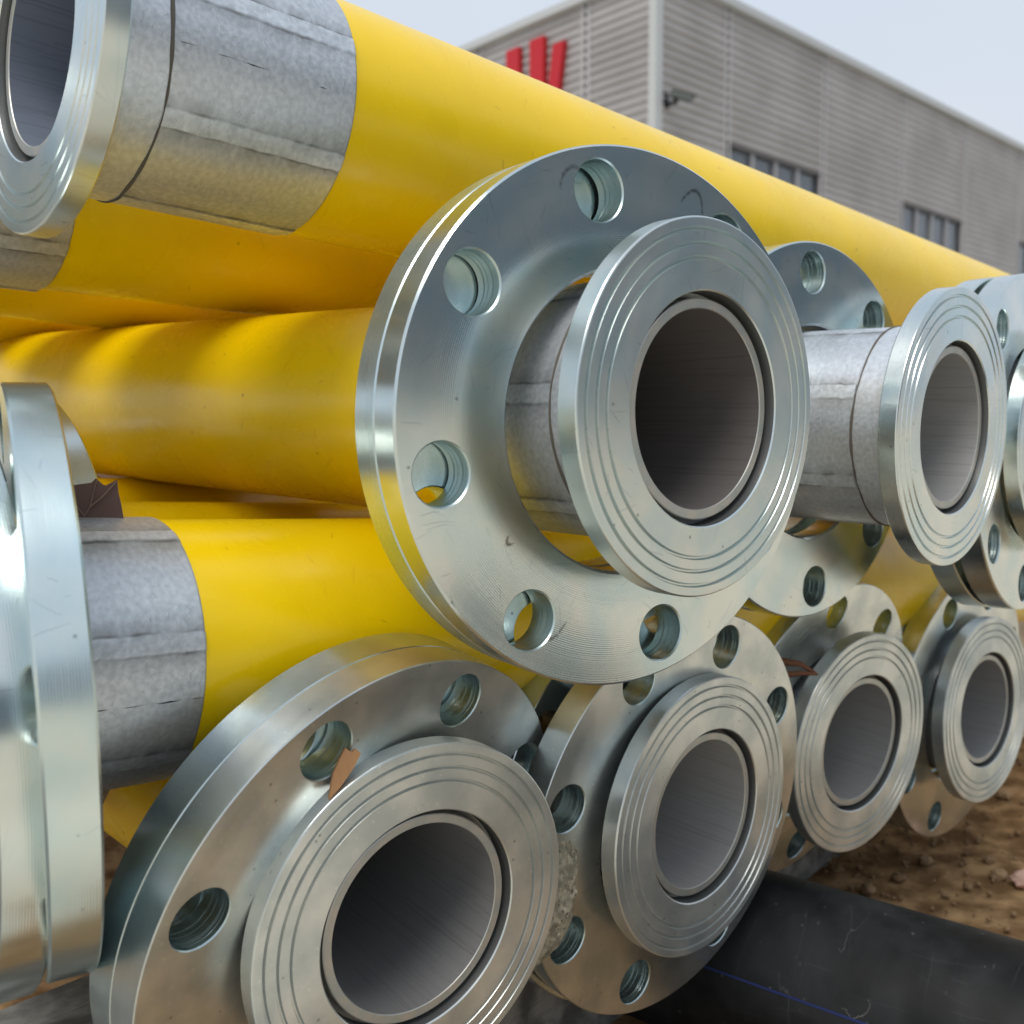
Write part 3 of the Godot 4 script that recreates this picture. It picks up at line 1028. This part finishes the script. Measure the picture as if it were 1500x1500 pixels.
func small_things() -> void:
	# torn wood chip on the foremost stub
	var chip := part("wood_chip", slab([Vector2(-0.009, -0.011), Vector2(-0.003, -0.006), Vector2(0.004, 0.002), Vector2(0.0085, 0.009), Vector2(0.006, 0.0115), Vector2(0.004, 0.010), Vector2(0.001, 0.0125), Vector2(-0.002, 0.008), Vector2(-0.006, 0.001)], 0.0028, 0.15), M.wood, self)
	chip.transform = Transform3D(Basis(Vector3.UP, 0.45) * Basis(Vector3.RIGHT, -0.2), Vector3(-0.0823, 0.3225, -0.4768))
	tag(chip, "small torn light brown wood chip stuck above the foremost stub ring", "wood chip")
	var tw := thing("bark_strip", "curled brown bark strip poking out beside the speckled pipe's flange", "bark", Vector3(0.2300, 0.3055, -0.7890))
	part("strip", rod([Vector3(-0.03, 0.006, 0.0), Vector3(-0.012, 0.004, 0.004), Vector3(0.002, 0.002, 0.003), Vector3(0.015, -0.006, 0.0)], 0.0042, 0.0012), M.bark, tw)
	part("strip", rod([Vector3(-0.03, -0.003, 0.002), Vector3(-0.010, -0.006, 0.006), Vector3(0.004, -0.005, 0.005), Vector3(0.017, -0.007, 0.001)], 0.0036, 0.0010), M.bark, tw)
	var fr := thing("dry_frond", "dry brown frond showing through a hole of the foremost flange", "frond", Vector3(-0.172, 0.2455, -0.5100))
	var spine := []
	for k in 8:
		spine.append(Vector3(-0.03 + 0.011 * k, -0.018 + 0.0062 * k, 0.0))
	part("stem", rod(spine, 0.0022, 0.0012), M.frond, fr)
	for k in 9:
		var a := Vector3(-0.03 + 0.0085 * k, -0.018 + 0.0048 * k, 0.0)
		for s in [1.0, -1.0]:
			part("leaflet", rod([a, a + Vector3(0.009, 0.005 + s * 0.008, 0.002), a + Vector3(0.018, 0.010 + s * 0.014, 0.0)], 0.0017, 0.0005, 5), M.frond, fr)
	var lump := part("concrete_lump", blob(4, Vector3(0.021, 0.036, 0.012), 0.28, 24, 32), M.lump, self)
	lump.transform = Transform3D(Basis(Vector3.UP, 0.7) * Basis(Vector3.BACK, -0.35), Vector3(0.0215, 0.2040, -0.5900))
	tag(lump, "grey gritty concrete lump wedged between the two foremost lower pipes", "concrete lump")
	# dead leaf
	var lf := thing("dead_leaf", "dark brown dead leaf standing on the crimped sleeve by the flanges", "leaf", Vector3(-0.2166, 0.4555, -0.5140), "", Basis(Vector3.UP, 0.42).scaled(Vector3.ONE * 0.93))
	part("blade", slab([Vector2(-0.024, -0.012), Vector2(-0.026, 0.008), Vector2(-0.018, 0.0105), Vector2(-0.010, 0.0085), Vector2(-0.002, 0.0095), Vector2(0.0005, 0.012), Vector2(0.004, 0.0085), Vector2(0.008, 0.0068), Vector2(0.0115, 0.011), Vector2(0.012, 0.004), Vector2(0.0135, -0.004), Vector2(0.0145, -0.012)], 0.0006, 0.08), M.leaf, lf)
	for q in [[Vector3(-0.008, -0.012, 0.0012), Vector3(-0.003, -0.004, 0.0012), Vector3(0.001, 0.011, 0.0008)], [Vector3(-0.003, -0.004, 0.0012), Vector3(0.004, 0.002, 0.0012), Vector3(0.011, 0.010, 0.0012)], [Vector3(-0.006, -0.009, 0.0012), Vector3(-0.013, 0.001, 0.0012), Vector3(-0.018, 0.009, 0.0012)]]:
		part("vein", rod(q, 0.0005, 0.0003, 5), M.vein, lf)
	var pk := part("pink_stone", blob(9, Vector3(0.019, 0.009, 0.013), 0.3), M.pink, self)
	pk.position = Vector3(0.556, 0.016, -1.035)
	tag(pk, "pale pink stone lying on the soil at the right picture edge", "stone")
	# clods and grit on the soil
	rng.seed = 17
	var shapes := []
	for k in 4:
		shapes.append(blob(30 + k, Vector3(1, 0.7, 0.9), 0.7, 9, 12))
	for k in 30:
		var c := part("soil_clod", shapes[k % 4], M.clod if k % 3 else M.gravel, self)
		var s := rng.randf_range(0.004, 0.011)
		c.transform = Transform3D(Basis(Vector3.UP, rng.randf() * TAU).scaled(Vector3.ONE * s), Vector3(rng.randf_range(0.36, 0.78), 0.010, rng.randf_range(-1.6, -0.95)))
		tag(c, "small brown clod lying on the bare soil at the right", "clod", "clods scattered over the bare soil")
	var mm := MultiMesh.new()
	mm.transform_format = MultiMesh.TRANSFORM_3D
	mm.mesh = blob(50, Vector3(1, 0.7, 0.9), 0.7, 5, 7)
	mm.mesh.surface_set_material(0, M.gravel)
	mm.instance_count = 2600
	for k in 2600:
		var s := rng.randf_range(0.0012, 0.0042)
		mm.set_instance_transform(k, Transform3D(Basis(Vector3.UP, rng.randf() * TAU).scaled(Vector3.ONE * s), Vector3(rng.randf_range(-0.2, 0.78), 0.009, rng.randf_range(-2.2, -0.6))))
	var gi := MultiMeshInstance3D.new()
	gi.name = "soil_grit"
	gi.multimesh = mm
	add_child(gi)
	tag(gi, "fine brown grit scattered over the bare soil", "grit")
	gi.set_meta("kind", "stuff")
